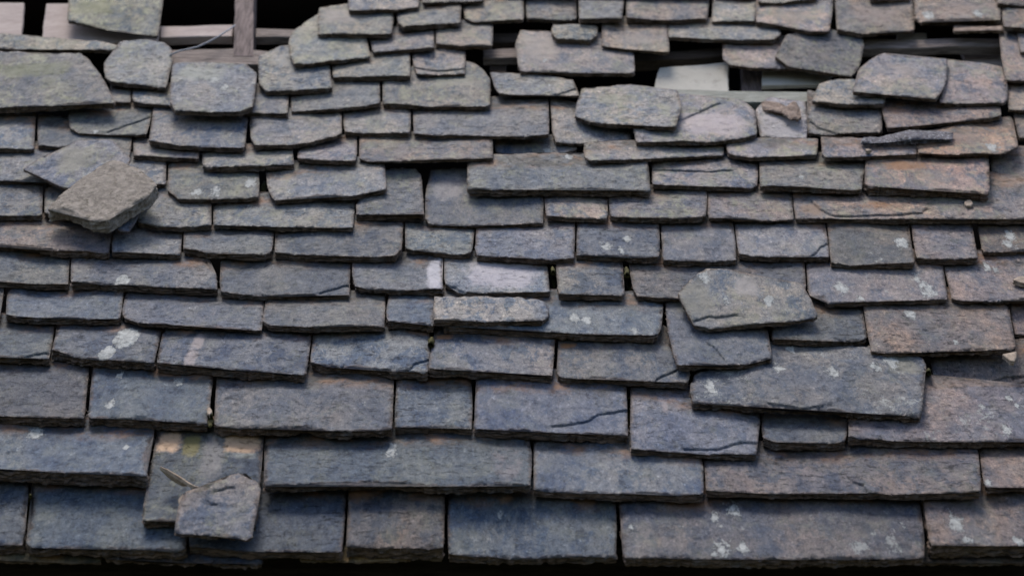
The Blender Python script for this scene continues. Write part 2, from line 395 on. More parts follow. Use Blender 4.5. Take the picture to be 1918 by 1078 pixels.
PATCH = [(815,512,20,40,(.50,.48,.51),1),(940,515,80,35,(.42,.39,.42),1),(372,640,14,22,(.34,.29,.28),.8),(358,670,14,26,(.34,.29,.28),.8),(1335,232,75,38,PINK,.9),(1465,235,45,30,(.40,.37,.37),.95),
         (316,828,26,20,PEACH,1),(452,830,44,19,PEACH,1),(358,834,20,22,OLIVE,1),(455,850,40,8,(.30,.31,.28),.6),(400,850,30,60,(.19,.18,.18),.7),(1290,560,60,45,(.20,.19,.16),.7),(1400,535,30,20,(.33,.30,.28),.8),(1690,680,40,25,(.22,.21,.17),.7),
         (140,295,45,30,(.21,.20,.17),.8),(1010,90,45,40,(.30,.26,.23),.8),(640,30,45,25,(.28,.245,.22),.8),(540,110,40,30,(.26,.25,.23),.8),(380,140,55,25,(.26,.27,.24),.8),
         (1700,310,60,12,ORG,.7),(1640,385,60,12,ORG,.5),(1520,390,30,20,(.24,.16,.11),.7),(1750,330,50,25,(.22,.18,.15),.6),(750,430,20,10,TAN,.5),(1245,760,8,14,(.28,.24,.24),.9),(480,165,20,20,TAN,.4),
         (60,130,90,20,(.14,.15,.09),.8),(100,160,60,30,(.17,.17,.12),.5),(850,150,60,25,(.20,.20,.16),.6),(1150,185,60,15,(.22,.22,.17),.7),(1245,205,15,25,(.25,.25,.19),.7),(180,15,60,22,(.19,.19,.10),.7),
         (950,870,40,50,(.20,.18,.19),.5),(835,885,0.1,1,TAN,0),(830,632,22,8,ORG,.9),(1065,645,22,6,ORG,.8),(1790,260,60,20,(.19,.14,.12),.6),(1480,30,60,25,(.22,.185,.15),.6),(1640,30,60,30,(.24,.19,.17),.7),(1790,20,60,20,(.24,.18,.15),.6),
         (1680,130,60,25,(.27,.23,.21),.6),(840,350,35,40,(.26,.24,.24),.6),(1160,70,0.1,1,TAN,0),(1185,70,50,18,(.27,.23,.21),.7)]
S = []      # (course, outline, edge px, options)
def row(name, items):
    for it in items:
        s, tpx = it[0], it[1]; o = it[2] if len(it) > 2 else {}
        S.append((name, s, tpx, o))

row('under', [
 ("-60,1030 -60,1048 60,1050 190,1052 190,1034", 5, dict(d=1, k='mossy yellow strip of undereave slate below the left end of the bottom course', col=(.13,.11,.06))),
 ("196,1030 196,1046 300,1047 400,1052 492,1055 492,1036", 9, dict(d=1, k='rough grey undereave slate showing below the broken slate stack at lower left', rug=1.7)),
 ("560,1030 560,1048 700,1050 770,1047 770,1034", 4, dict(d=1, k='thin yellow lichened undereave slate below the narrow mauve bottom slate', col=(.24,.19,.09))),
 ("778,1030 778,1047 830,1049 830,1034", 4, dict(d=1, k='short yellow tipped undereave slate just left of a wide blue bottom slate', col=(.18,.15,.08))),
 ("1240,1034 1240,1047 1500,1052 1960,1050 1960,1032", 8, dict(d=1, k='long blackened undereave slate below the right end of the bottom course', col=(.03,.026,.024))),
])
row('bottom', [
 ("-60,899 -60,1019 46,1021 53,899", 16, dict()),
 ("61,900 61,953 48,1023 160,1024 230,1027 349,1030 355,915", 15, dict()),
 ("356,915 353,1023 470,1032 560,1030 641,1036 649,925", 13, dict()),
 ("653,927 648,1021 740,1024 831,1025 833,927", 20, dict(mv=1, f='mauve')),
 ("840,930 838,1037 940,1041 1000,1042 1157,1041 1153,937", 14, dict(li=.35)),
 ("1160,940 1168,1044 1340,1045 1440,1046 1600,1043 1735,1040 1723,937", 15, dict(li=.8, mv=.6, f='pale lichen blotched')),
 ("1729,937 1742,1022 1850,1020 1990,1018 1990,925", 20, dict(mv=1, li=.6, f='brownish')),
])
row('second', [
 ("-70,800 -70,872 0,875 130,882 275,889 271,849 289,815", 20, dict(f='long dark')),
 ("495,824 499,846 494,905 640,902 741,901 832,911 897,905 995,906 997,839 989,826", 13, dict(f='very long')),
 ("1000,830 999,914 1067,918 1158,922 1211,922 1276,926 1319,923 1317,875 1312,860", 13, dict(li=.5)),
 ("1318,858 1323,918 1418,920 1627,923 1837,922 1838,901 1831,843", 10, dict(cr="1585,885 1600,902 1617,906 1625,920", mv=.5, f='hairline cracked')),
 ("1835,843 1841,900 1847,912 1918,910 1990,908 1990,840", 8, dict(mv=1)),
 ("296,815 278,888 264,975 330,974 480,980 487,901 493,820", 12, dict(c=0, k='tall slate with peach and yellow upper band, below the broken fragment', mo=.3)),
])
row('third', [
 ("-60,680 -60,775 0,777 80,780 157,781 167,687", 14, dict(mv=.5)),
 ("173,690 165,782 250,786 330,790 390,794 392,765 398,708", 13, dict(li=.7, f='lichen flecked')),
 ("404,712 401,797 470,801 560,799 640,804 734,802 737,715", 13, dict(mv=.35)),
 ("742,715 739,799 810,799 884,802 885,740 882,718", 11, dict(li=.5, f='small squarish')),
 ("891,722 888,800 950,804 1080,809 1177,814 1174,730", 14, dict(cr="1035,795 1100,787 1120,775 1174,765")),
 ("1182,735 1180,838 1289,842 1340,847 1419,848 1424,785", 11, dict(cr="1282,835 1341,839 1393,826 1421,827")),
 ("1428,785 1427,820 1447,827 1522,828 1584,827 1588,792", 12, dict(f='short')),
 ("1592,792 1587,818 1640,824 1705,822 1783,824 1918,824 1990,824 1990,722 1733,724", 12, dict(mv=.8, li=.8, f='broad lichen speckled')),
])
row('fourth', [
 ("-60,612 -60,665 0,667 60,668 92,672 103,609", 11, dict(cr="40,668 70,660 91,657")),
 ("108,612 95,658 125,663 182,671 288,679 302,617", 13, dict(f='white lichen spotted')),
 ("305,620 293,682 365,683 404,689 495,696 532,699 573,701 583,628", 13, dict(f='pink streaked')),
 ("588,625 580,677 592,681 662,683 741,692 800,697 806,667 805,625", 14, dict(cr="765,692 780,680 804,672")),
 ("815,628 805,662 803,691 845,691 897,695 989,698 1035,702 1039,641", 12, dict(mv=.3)),
 ("1048,643 1043,682 1045,705 1106,707 1211,714 1291,716 1293,690 1250,640", 9, dict(cr="1225,713 1245,700 1266,692", mv=.4)),
 ("1741,666 1748,698 1750,708 1783,719 1861,715 1918,712 1990,712 1990,655", 6, dict(mv=1, cr="1856,714 1882,703 1918,702", f='purple brown')),
 ("1293,716 1293,745 1298,752 1367,755 1450,761 1535,763 1574,768 1653,772 1726,778 1729,735 1731,698 1734,677 1728,670 1640,652 1450,638 1299,700", 11,
   dict(c=1, li=1, rug=1.5, rl=1.6, k='large rugged lichen crusted slate lying proud at right with flaking lower edge', cr="1440,755 1500,762 1540,757")),
])
row('fifth', [
 ("-60,540 -60,594 0,596 7,545", 9, {}),
 ("13,547 10,591 52,595 156,596 227,595 231,548", 10, {}),
 ("236,552 229,576 231,594 261,603 313,607 391,609 490,617 495,568", 6, dict(f='tapered')),
 ("497,568 490,599 503,607 584,609 720,608 722,560", 10, dict(mv=.4)),
 ("730,556 722,578 725,602 780,602 812,606 814,556", 12, dict(f='small half hidden')),
 ("830,560 830,610 925,614 1013,619 1054,622 1106,625 1229,629 1239,612 1242,573", 11, dict(li=.9, f='lichen flecked')),
 ("812,556 811,599 845,598 910,600 1018,600 1029,590 1031,575 1015,561 975,557", 9, dict(c=1, k='pale narrow loose slate strip lying across the middle of the roof', col=(.17,.185,.20), bt=.02)),
 ("1440,590 1446,634 1522,637 1600,636 1624,634 1615,577", 9, {}),
 ("1247,565 1250,617 1267,683 1276,684 1328,681 1393,680 1448,671 1435,615", 9, dict(cr="1328,640 1345,655 1357,670", k='slate with wavy lower edge directly beneath the octagonal loose slate')),
 ("1617,577 1624,617 1632,659 1679,658 1783,656 1902,654 1902,636 1889,572", 8, dict(mv=1, li=.3, f='broad purple brown')),
 ("1891,574 1900,626 1990,630 1990,570", 5, dict(mv=1)),
])
row('sixth', [
 ("-60,472 -60,524 0,526 78,531 128,531 130,480", 9, dict()),
 ("133,482 132,529 182,530 248,533 339,537 408,540 407,514 386,495", 11, dict(mv=.4, f='notched')),
 ("413,493 411,547 469,551 584,550 655,551 656,493", 9, dict(cr="600,546 625,539 654,531")),
 ("658,490 660,513 661,536 715,537 793,539 829,540 829,490", 10, dict(f='white cornered')),
 ("832,490 832,534 871,547 949,547 1031,547 1030,534 1023,513 1025,495", 7, dict(cr="833,535 850,537 872,546", f='pale pinkish', bt=.03)),
 ("1041,495 1046,549 1106,549 1170,551 1166,494", 10, {}),
 ("1177,497 1185,539 1191,556 1263,557 1380,566 1500,560 1510,540 1508,497", 6, dict(mv=.3)),
 ("1511,498 1514,542 1517,552 1540,555 1548,567 1600,566 1679,563 1776,561 1776,552 1766,497", 7, dict(li=.8, mv=.3, f='chipped lichen patched')),
 ("1769,498 1783,557 1796,563 1861,563 1918,560 1990,560 1990,492", 5, dict(mv=.7, li=.7)),
 ("1269,549 1286,529 1302,513 1323,504 1362,504 1393,511 1444,518 1500,531 1511,547 1522,565 1533,591 1522,598 1457,604 1418,608 1367,611 1328,615 1299,611 1289,591 1276,568", 6,
   dict(c=1, li=.9, mo=.35, lift=.006, k='octagonal grey green loose slate resting on top of the courses at right', cr="1300,601 1325,592 1342,595 1380,590", col=(.17,.175,.17))),
])
row('seventh', [
 ("-60,410 -60,454 0,456 65,460 104,469 205,472 209,430", 10, dict(mv=.7)),
 ("211,432 209,472 339,475 341,436", 8, {}),
 ("344,438 343,468 391,472 443,475 500,478 511,470 513,433", 9, dict(li=.3)),
 ("515,433 514,474 584,478 662,480 741,480 754,465 756,418", 9, dict()),
 ("759,420 758,463 767,467 806,472 845,477 884,476 887,449 889,428", 7, dict(li=.4)),
 ("892,428 889,477 950,481 1028,484 1075,481 1078,417", 9, dict()),
 ("1081,420 1079,475 1119,477 1160,479 1237,481 1234,420", 10, dict(li=.6, f='white splashed')),
 ("1238,420 1241,487 1289,489 1380,486 1378,443 1371,420", 9, {}),
 ("1377,420 1381,456 1383,477 1418,480 1509,480 1554,481 1551,449 1544,422", 9, dict(cr="1549,453 1533,466 1521,479", f='cracked cornered')),
 ("1550,422 1556,490 1587,493 1640,492 1713,492 1701,422", 9, dict(li=.7, mv=.5, f='square')),
 ("1707,422 1715,482 1770,484 1832,484 1821,422", 9, dict(mv=.5, li=.4)),
 ("1832,420 1840,472 1918,471 1990,470 1990,415", 6, dict(mv=.8, li=.9)),
])
row('eighth', [
 ("-60,352 -60,402 0,403 80,402 78,355", 8, {}),
 ("84,356 84,401 150,410 236,414 238,356", 7, dict(k='mostly hidden dark slate underneath the coarse loose stone block', mv=.5)),
 ("250,352 257,418 339,424 396,421 394,378", 8, dict(f='shadowed')),
 ("399,380 400,420 500,422 532,425 662,425 664,378", 7, dict(f='long')),
 ("666,381 666,402 689,401 741,399 785,396 795,403 792,360 789,326 779,315 735,312 700,330", 10, dict(c=1, k='upright slate left of the small black hole in the middle', mo=.4)),
 ("806,318 806,331 797,355 796,396 799,420 845,421 923,419 1018,417 1019,407 1017,360 950,320 873,314", 6, dict(c=1, k='tall pale slate immediately right of the small black middle hole', mo=.3)),
 ("1020,369 1021,405 1138,408 1138,369", 7, dict(f='short tan', col=(.20,.185,.18))),
 ("1140,366 1142,405 1237,408 1302,408 1323,404 1324,360", 8, dict(mo=.5, li=.5)),
 ("1326,362 1326,407 1418,410 1486,410 1483,368", 5, dict(mv=.6)),
 ("1486,368 1488,407 1574,408 1627,410 1705,410 1809,409 1918,411 1990,411 1990,340 1860,345", 8, dict(mv=.8, cr="1520,375 1535,391 1564,403 1679,404 1728,398 1735,389", f='very long rust stained')),
])
row('ninth', [
 ("-60,290 -60,337 0,338 70,337 190,345 195,285", 6, {}),
 ("200,300 200,345 310,345 310,304", 6, dict(k='blue grey slate half hidden to the right of the loose stone block')),
 ("315,308 314,357 331,373 391,374 487,372 487,344 482,320", 5, dict(li=.5, f='white spotted')),
 ("498,329 503,355 514,374 558,370 610,366 662,363 725,353 719,309", 8, dict(li=.4, f='tilted')),
 ("875,309 874,351 936,352 1080,352 1172,352 1218,355 1213,304", 12, dict(f='thick wide')),
 ("1221,305 1222,346 1315,350 1406,351 1422,345 1419,303", 6, dict(cr="1224,316 1276,318 1341,320 1370,317", li=.6, f='split surfaced')),
 ("1423,303 1423,347 1522,351 1616,355 1619,305", 8, dict(li=.4)),
 ("1624,305 1620,344 1625,351 1679,351 1757,353 1853,361 1851,292", 12, dict(mv=.8, rug=1.4, f='thick ragged rusty')),
 ("1856,297 1857,321 1887,330 1918,331 1990,331 1990,285", 5, dict(mv=.3)),
])
row('tenth', [
 ("-60,215 -60,278 63,279 64,232", 6, dict(mo=.3)),
 ("69,232 69,272 117,274 200,285 244,290 246,256", 6, dict(mo=.2)),
 ("249,263 249,291 290,293 373,294 373,284", 7, dict(mv=.3)),
 ("378,286 378,309 417,311 500,308 550,304 546,274", 9, {}),
 ("560,279 556,297 597,300 668,301 668,261", 6, dict(mv=.4)),
 ("673,262 673,296 689,301 793,300 923,296 922,262", 4, dict(mv=.3, f='long straight')),
 ("927,264 928,284 949,292 1002,292 1054,290 1083,280 1083,266", 5, dict(li=.6)),
 ("1093,277 1096,293 1106,300 1172,299 1263,294 1357,290 1357,270", 5, dict(mo=.5, f='long thin greenish')),
 ("1359,270 1364,288 1406,295 1450,292 1530,290 1533,270", 6, dict(mo=.6)),
 ("1538,268 1540,290 1548,296 1574,294 1627,292 1718,288 1718,272", 6, dict(mo=.2, mv=.4)),
 ("1719,262 1720,287 1796,288 1874,286 1908,274 1903,256 1898,235", 4, dict(mv=1, rug=1.5, f='brown splintered')),
 ("1900,219 1908,260 1990,262 1990,219", 5, dict(mv=.7)),
])
row('eleventh', [
 ("127,218 133,242 146,248 210,251 276,253 286,204", 4, dict(cr="201,245 240,232 283,217", mo=.3, f='diagonally cracked')),
 ("288,206 279,264 326,269 391,273 459,276 464,222", 8, dict(mo=.2)),
 ("468,224 469,258 477,273 553,271 597,262 641,249 639,207", 6, dict(mo=.3, f='curved ended')),
 ("643,209 644,246 715,249 769,249 769,207", 7, dict(mo=.3, li=.3)),
 ("773,209 775,249 819,253 980,255 1029,252 1028,198", 5, dict(mo=.2, f='wide')),
 ("1031,199 1035,253 1040,266 1106,268 1182,263 1181,240", 5, dict(mv=.3)),
 ("1186,240 1192,266 1237,266 1341,264 1393,259 1419,250 1414,203 1395,186 1335,183 1270,172 1215,190", 6, dict(c=1, rug=1.3, mo=.5, cr="1278,221 1310,207 1349,193", k='pale pink slate with diagonal crack below the right hand hole', col=(.22,.21,.21))),
 ("1414,206 1424,256 1512,258 1513,222 1509,190 1440,180", 4, dict(c=1, k='whitish pink square slate underneath the crumbling brown stone', col=(.33,.31,.31), bt=.05)),
 ("1514,190 1512,224 1516,250 1574,250 1654,249 1650,210", 5, dict(cr="1514,224 1535,240 1564,248", mo=.3, rug=1.4)),
 ("1651,205 1663,240 1705,237 1757,229 1877,219 1872,196", 6, dict(mv=.2, f='long tapering')),
 ("1888,160 1888,206 1990,208 1990,155", 4, dict(mv=.3)),
])
row('twelfth', [
 ("206,160 206,192 246,193 247,160", 6, dict(k='sliver of dark slate right of the big mossy slate at upper left')),
 ("248,165 247,189 261,193 330,195 335,165", 6, dict(k='small slate with curved lower edge beneath the squarish upper left slate')),
 ("460,170 460,209 480,210 540,214 541,178", 7, dict(k='short slate between the tilted square slate and a long grey one')),
 ("544,178 545,206 610,203 662,199 712,193 711,148", 6, dict(mo=.3, k='grey slate rising gently rightward under the upper left slate tiers')),
 ("-60,96 -60,203 0,202 104,198 156,194 214,194 215,188 201,162 190,141 169,112 150,100", 8, dict(c=1, lift=.008, mo=.55, li=.5, k='big mossy blue slate with sloping right side at upper left edge')),
 ("716,148 717,194 767,196 845,197 918,199 918,167 918,146 907,130 887,117 850,112 760,125", 7, dict(c=1, mo=.5, k='large slate with rounded upper right corner left of the middle gap')),
 ("1088,167 1080,198 1074,219 1106,227 1145,233 1185,233 1237,237 1265,239 1276,203 1270,168 1185,160 1130,163", 6, dict(c=1, mo=.5, rug=1.2, k='heavy blue slate with ragged lower edge below the pale hole panel')),
 ("918,136 928,167 936,177 980,177 1046,178 1086,180 1080,165 1074,149 1020,142 955,136", 3, dict(c=1, lift=.008, k='thin blue loose slate below the large brown one at upper middle', cr="1045,177 1065,170 1080,164")),
 ("1533,156 1521,188 1587,195 1658,195 1660,165 1610,150 1564,150", 6, dict(c=1, k='low slate tucked under the left corner of the pale loose slate')),
 ("1765,112 1760,193 1835,193 1885,192 1887,182 1883,167 1887,146 1885,128 1835,117 1804,118 1778,112", 5, dict(c=1, mv=.3, k='broad slate with blue patches right of the pale loose slate')),
 ("322,125 317,193 327,206 390,208 451,209 474,201 481,146 482,136 461,120 390,117 326,118", 7, dict(c=1, lift=.008, mo=.4, li=.5, k='squarish pale blue slate standing proud in the upper left')),
 ("195,117 194,141 206,154 261,160 313,164 318,130 323,112 321,91 308,78 261,73 224,78 215,95", 5, dict(c=1, lift=.006, mo=.5, li=.5, k='rounded shouldered slate beside the mossy slate under the upper left hole')),
 ("1608,128 1627,112 1653,100 1679,104 1705,108 1775,111 1775,146 1767,167 1754,184 1679,177 1597,171 1606,146", 6, dict(c=1, mv=.3, lift=.004, k='pale grey loose slate with clipped left corner at upper right', col=(.21,.20,.20))),
])
row('thirteenth', [
 ("483,104 484,156 496,169 558,168 623,164 618,125 600,95 560,83 525,85 503,96", 7, dict(c=1, mo=.3, k='smooth blue slate with rounded left side under the stepped upper tiers')),
 ("622,120 623,146 689,143 769,141 768,102", 7, dict(mo=.2)),
 ("772,102 775,126 781,138 871,138 872,96", 4, dict(cr="780,126 819,132 870,128", mv=.3)),
 ("975,57 964,86 970,120 975,133 1028,133 1067,136 1132,137 1190,137 1189,104 1180,80 1120,60", 6, dict(c=1, mv=.3, k='large brown and grey slate with tan left end above the middle gap')),
 ("1354,84 1353,109 1367,122 1406,128 1480,129 1490,84", 4, dict(mv=.6, k='pinkish brown slate above the hole, left of the triangular tipped slate')),
 ("1472,66 1451,107 1478,125 1522,132 1595,143 1611,125 1619,81 1614,66 1548,55", 5, dict(c=1, li=.6, mo=.5, k='skewed lichened slate overhanging the right end of the pale panel hole')),
 ("1873,66 1877,120 1885,150 1990,151 1990,60", 4, dict(mv=.5)),
])
row('fourteenth', [
 ("540,78 543,104 550,120 584,117 636,112 694,104 687,70 640,30 592,26 566,44 545,60", 6, dict(c=1, mo=.5, k='blue slate with stained left shoulder on the stepped edge of the hole')),
 ("692,72 699,98 741,94 814,89 812,52", 5, dict(mo=.5)),
 ("816,52 816,81 871,85 923,84 923,48", 7, dict(mv=.2)),
 ("1128,50 1127,83 1159,88 1211,93 1253,98 1255,92 1250,50", 5, dict(mv=.6)),
 ("1033,47 1032,63 1040,73 1106,74 1119,68 1121,47 1085,44", 7, dict(c=1, k='small blue slate lying on the tan end of a bigger one')),
 ("1251,44 1251,68 1315,72 1450,75 1463,66 1462,48", 6, dict(li=.3, f='long blue')),
 ("1905,60 1911,98 1990,100 1990,55", 4, dict()),
])
row('fifteenth', [
 ("597,14 595,39 596,63 636,63 735,64 737,22 660,6", 6, dict(c=1, mv=.3, k='tan grey slate above the stepped edge beside the black hole')),
 ("745,20 744,39 754,51 819,46 863,42 863,10", 7, dict(mo=.3)),
 ("868,10 871,31 881,39 950,38 981,36 981,-4", 5, dict(mo=.5)),
 ("985,-4 986,36 1080,38 1078,-4", 5, dict(li=.5)),
 ("1084,-4 1084,35 1166,34 1169,-4", 7, dict(li=.7, mo=.4)),
 ("1174,-4 1173,34 1263,36 1325,34 1329,-4", 7, dict(mv=.2)),
 ("1336,-2 1333,39 1414,40 1417,2", 5, dict(f='blue')),
 ("1419,8 1415,40 1509,58 1555,57 1561,0", 6, dict(mv=.3, mo=.5, f='slanting')),
 ("1564,-4 1567,55 1611,64 1653,59 1714,57 1710,-4", 6, dict(mv=.7)),
 ("1713,-4 1714,31 1726,40 1757,36 1835,35 1874,39 1874,16 1864,-4", 7, dict(mv=.9, rug=1.5, f='rusty')),
 ("1877,10 1879,52 1990,54 1990,5", 5, dict(mv=.8, dk=1)),
 ("133,-50 126,39 182,52 295,68 300,39 312,-50", 4, dict(c=1, mo=.8, li=.5, lift=.01, k='mossy slate hanging over the pale boards of the upper left hole', col=(.15,.155,.13))),
 ("-60,62 -60,90 3,91 130,93 219,95 222,84 182,76 104,69 3,64", 5, dict(c=1, lift=.012, k='thin blue slate strip lying lengthwise at the upper left edge')),
])
row('sixteenth', [
 ("652,-18 653,20 741,17 785,13 785,-18", 5, dict()),
 ("789,-40 790,5 905,2 905,-40", 4, dict(dk=1)),
 ("1340,-50 1340,-6 1415,-3 1415,-50", 4, dict(k='barely visible slate cut by the top edge above a blue slate')),
 ("1418,-50 1420,3 1470,4 1530,-2 1530,-50", 5, dict(mv=.3)),
 ("1625,-50 1628,-1 1706,-1 1706,-50", 5, dict(mv=.5)),
 ("1866,-50 1868,8 1990,10 1990,-50", 5, dict(dk=1, mv=.7)),
 ("910,-60 910,-10 1076,-9 1076,-60", 5, dict(k='slate cut off by the top edge above the top middle gap')),
 ("1082,-60 1082,-9 1330,-9 1330,-60", 5, dict(k='long slate cut off by the top edge right of centre')),
])

ORD = ['leftmost', 'second from left', 'third from left', 'fourth from left', 'fifth from left', 'sixth from left', 'seventh from left', 'eighth from left', 'ninth from left', 'tenth from left', 'eleventh from left', 'twelfth from left', 'thirteenth from left']
def tint(x, y, o):
    fx, fy = x / IW, y / IH
    cold = np.array([.076, .096, .124]); mauve = np.array([.142, .118, .112]); grey = np.array([.172, .172, .164]); brown = np.array([.200, .152, .126])
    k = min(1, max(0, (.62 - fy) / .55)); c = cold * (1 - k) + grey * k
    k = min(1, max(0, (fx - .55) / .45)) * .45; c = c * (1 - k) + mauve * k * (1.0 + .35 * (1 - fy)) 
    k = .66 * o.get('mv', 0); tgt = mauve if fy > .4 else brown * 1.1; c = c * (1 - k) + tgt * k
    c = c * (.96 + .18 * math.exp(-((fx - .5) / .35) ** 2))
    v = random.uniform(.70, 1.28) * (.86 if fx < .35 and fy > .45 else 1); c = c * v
    c[2] *= random.uniform(.93, 1.07); c[0] *= random.uniform(.95, 1.05)
    if o.get('dk'): c = c * .5
    return tuple(c + o.get('bt', 0))
cidx = {}; used = set()
for rname, s, tpx, o in S:
    p = parse(s); xs = [q[0] for q in p]; ys = [q[1] for q in p]
    vt = None
    if not o.get('c') :
        L0, R0 = p[0], p[-1]; vt = (L0, R0)
        e = max(ys) - (L0[1] + R0[1]) / 2; ext = max(8, min(38, e * .42)) if rname != 'under' else 12
        p = p + [(R0[0] + (960 - R0[0]) * ext / 6000, R0[1] - ext), (L0[0] + (960 - L0[0]) * ext / 6000, L0[1] - ext)]
    cx, cy = sum(xs) / len(xs), sum(ys) / len(ys)
    poly = [(q[0], q[1]) for q in p]
    def inn(x, y): return bool(inside(np.array([x]), np.array([y]), poly)[0])
    sp = [q for q in WH if inn(q[0], q[1])]
    pt = [q for q in PATCH if inn(q[0], q[1]) and q[5] > 0]
    cks = [parse(k) for k in o['cr'].split(';')] if 'cr' in o else []
    cr_ = tint(cx, cy, o) if 'col' not in o else o['col']
    ob = slab('roof_slate', p, tpx, lift=o.get('lift', random.uniform(.0005, .0025)), cracks=cks, rug=o.get('rug', random.uniform(.85, 1.25)), spots=sp, patches=pt,
              vis_top=vt, step=.0052 if cy > 420 else .0062, colr=cr_, relief=o.get('rl', random.uniform(.7, 1.2)))
    ob['mottle'] = random.uniform(.35, 1.0); ob['flaky'] = random.choice((.1, .25, .45, .8)); ob['rust'] = float(min(.9, .25 + .6 * o.get('mv', 0) if cx > 600 else .15 + .6 * o.get('mv', 0)))
    ob['moss'] = float(o.get('mo', .12 if cy > 450 else .35)); ob['lichen'] = float(o.get('li', random.uniform(.05, .4)))
    ob['category'] = 'roof slate'; ob['group'] = 'stone slates covering the roof'
    ob['_r'] = rname; ob['_x'] = cx
    if 'k' in o: ob['label'] = o['k']; ob['_k'] = 1
    else:
        wd = max(xs) - min(xs); cl = 'brownish grey' if o.get('mv', 0) >= .7 else ('mauve grey' if o.get('mv', 0) >= .35 else ('greenish grey' if o.get('mo', 0) >= .5 else ('blue grey' if cy > 300 else 'grey')))
        ob['_d'] = (o['f'] + ' ' if 'f' in o else ('wide ' if wd > 230 else ('narrow ' if wd < 120 else ''))) + (cl if not (set(o.get('f', '').split()) & {'brownish', 'blue', 'tan', 'mauve', 'brown'}) else '')
# labels: position within the course, counted among the slates that are described by course
for rname in dict.fromkeys(r[0] for r in S):
    g_ = sorted([q for q in COL.objects if q.get('_r') == rname and not q.get('_k')], key=lambda q: q['_x'])
    for i, q in enumerate(g_):
        pos = ORD[i] if i < len(g_) - 1 or len(g_) < 3 else 'rightmost'
        if i == len(g_) - 2 and len(g_) > 5: pos = 'next to last'
        crs = {'bottom': 'in the bottom course at the eaves', 'sixteenth': 'in the topmost cut off course'}.get(rname, 'in the %s course up' % rname)
        q['label'] = ' '.join((q['_d'] + ' slate, ' + pos + ' ' + crs).split())
for q in COL.objects:
    for k in ('_r', '_x', '_k', '_d'):
        if k in q: del q[k]

def tag(ob, label, cat, group=None):
    ob['label'] = label; ob['category'] = cat
    if group: ob['group'] = group
    return ob
def free_slab(name, s, tpx, label, cat, mat, **k):
    return tag(slab(name, parse(s), tpx, mat=mat, **k), label, cat)

# loose pieces on the slates
lo = slab('roof_slate', parse("43,316 65,300 117,276 146,261 209,262 235,282 245,297 230,330 160,356 122,355 78,334"), 4, lift=.010, colr=(.125, .14, .17), spots=[], patches=[q for q in PATCH if q[0] == 140], relief=.9)
lo['mottle'] = .8; lo['flaky'] = .3; lo['rust'] = .1; lo['moss'] = .5; lo['lichen'] = .4; tag(lo, 'loose blue slate with mottled centre lying askew under the stone block', 'roof slate', 'stone slates covering the roof')
lo = slab('roof_slate', parse("180,395 222,432 242,434 262,396 288,362 240,345"), 4, lift=.002, colr=(.11, .13, .16), relief=.9)
lo['mottle'] = .8; lo['flaky'] = .3; lo['rust'] = .1; lo['moss'] = .1; lo['lichen'] = .5; tag(lo, 'small loose slate poking out below right of the coarse stone block', 'roof slate', 'stone slates covering the roof')
free_slab('stone_block', "86,391 110,365 156,331 198,301 222,300 261,318 295,344 282,365 229,396 203,415 169,412 125,389", 18,
          'coarse brown stone block lying loose on the slates at left', 'stone', M_ROCK, lift=.003, rug=.8, relief=1.1, colr=(1, 1, 1))
lo = slab('roof_slate', parse("347,922 375,917 403,901 428,887 448,882 467,888 482,895 487,914 477,974 470,1008 417,1004 365,999 339,999 327,994 330,974 335,948"), 6, lift=.006,
          colr=(.145, .145, .15), rug=1.5, relief=1.5, cracks=[parse("400,915 420,910 438,909"), parse("391,932 396,940 404,939"), parse("448,884 465,889 482,895")])
lo['mottle'] = .8; lo['flaky'] = .3; lo['rust'] = .3; lo['moss'] = .3; lo['lichen'] = .4; tag(lo, 'broken flaky slate fragment lying loose over the two toned slate at lower left', 'roof slate', 'stone slates covering the roof')
free_slab('stone_flake', "330,934 344,922 343,935 338,945", 5, 'tiny pale chip beside the left corner of the broken slate fragment', 'stone chip', M_CHIP, step=.003, lift=.002)
free_slab('stone_chip', "1877,664 1905,658 1902,679 1892,678", 5, 'small triangular tan stone chip at the right edge below a purple brown slate', 'stone chip', M_CHIP, step=.003, lift=.001)
free_slab('stone_chip', "1894,524 1905,518 1940,516 1940,534 1910,531", 6, 'pale pebble lying at the right edge of the sixth course', 'stone chip', M_CHIP, step=.003, lift=.001)
free_slab('crumbling_stone', "1426,187 1448,189 1462,194 1478,206 1470,214 1450,209 1430,203", 4, 'flaky brown stone piece on the left half of the whitish pink slate', 'stone', M_BARK, step=.003, rug=2.2, relief=2.2, lift=.002)
free_slab('crumbling_stone', "1468,196 1490,187 1500,204 1502,225 1484,222 1468,211", 4, 'flaky brown stone piece at the right edge of the whitish pink slate', 'stone', M_BARK, step=.003, rug=2.2, relief=2.2, lift=.003)
for st_, lab_ in (("387,764 391,759 396,761 398,770 395,777 390,777 387,771", 'small tan stone lodged in the joint left of a wide third course slate'),
                  ("1619,279 1625,277 1633,280 1632,283 1624,284", 'small tan stone beneath the glittering splinter at right'),
                  ("1686,254 1690,252 1695,254 1694,258 1688,258", 'tiny tan pebble on the glittering dark splinter'),
                  ("1804,379 1809,375 1819,374 1824,379 1820,384 1810,384", 'rounded tan pebble on the very long rust stained slate at right'),
                  ("1737,943 1741,941 1744,944 1740,946", 'tiny pale crumb in the joint at the lower right corner')):
    free_slab('stone_chip', st_, 4, lab_, 'stone chip', M_CHIP, step=.003, lift=.001)
free_slab('slate_splinter', "1612,258 1700,250 1785,244 1785,258 1700,263 1614,266", 5, 'dark glittering slate splinter lying under the long tapering slate at right', 'slate splinter', M_GRIT, step=.003, rug=1.8, relief=1.6, lift=.004)
free_slab('slate_splinter', "1786,47 1880,50 1880,58 1786,58", 4, 'thin rust brown slate splinter beneath the rusty slate at upper right', 'slate splinter', M_BARK, step=.004, rug=1.3, lift=.002)

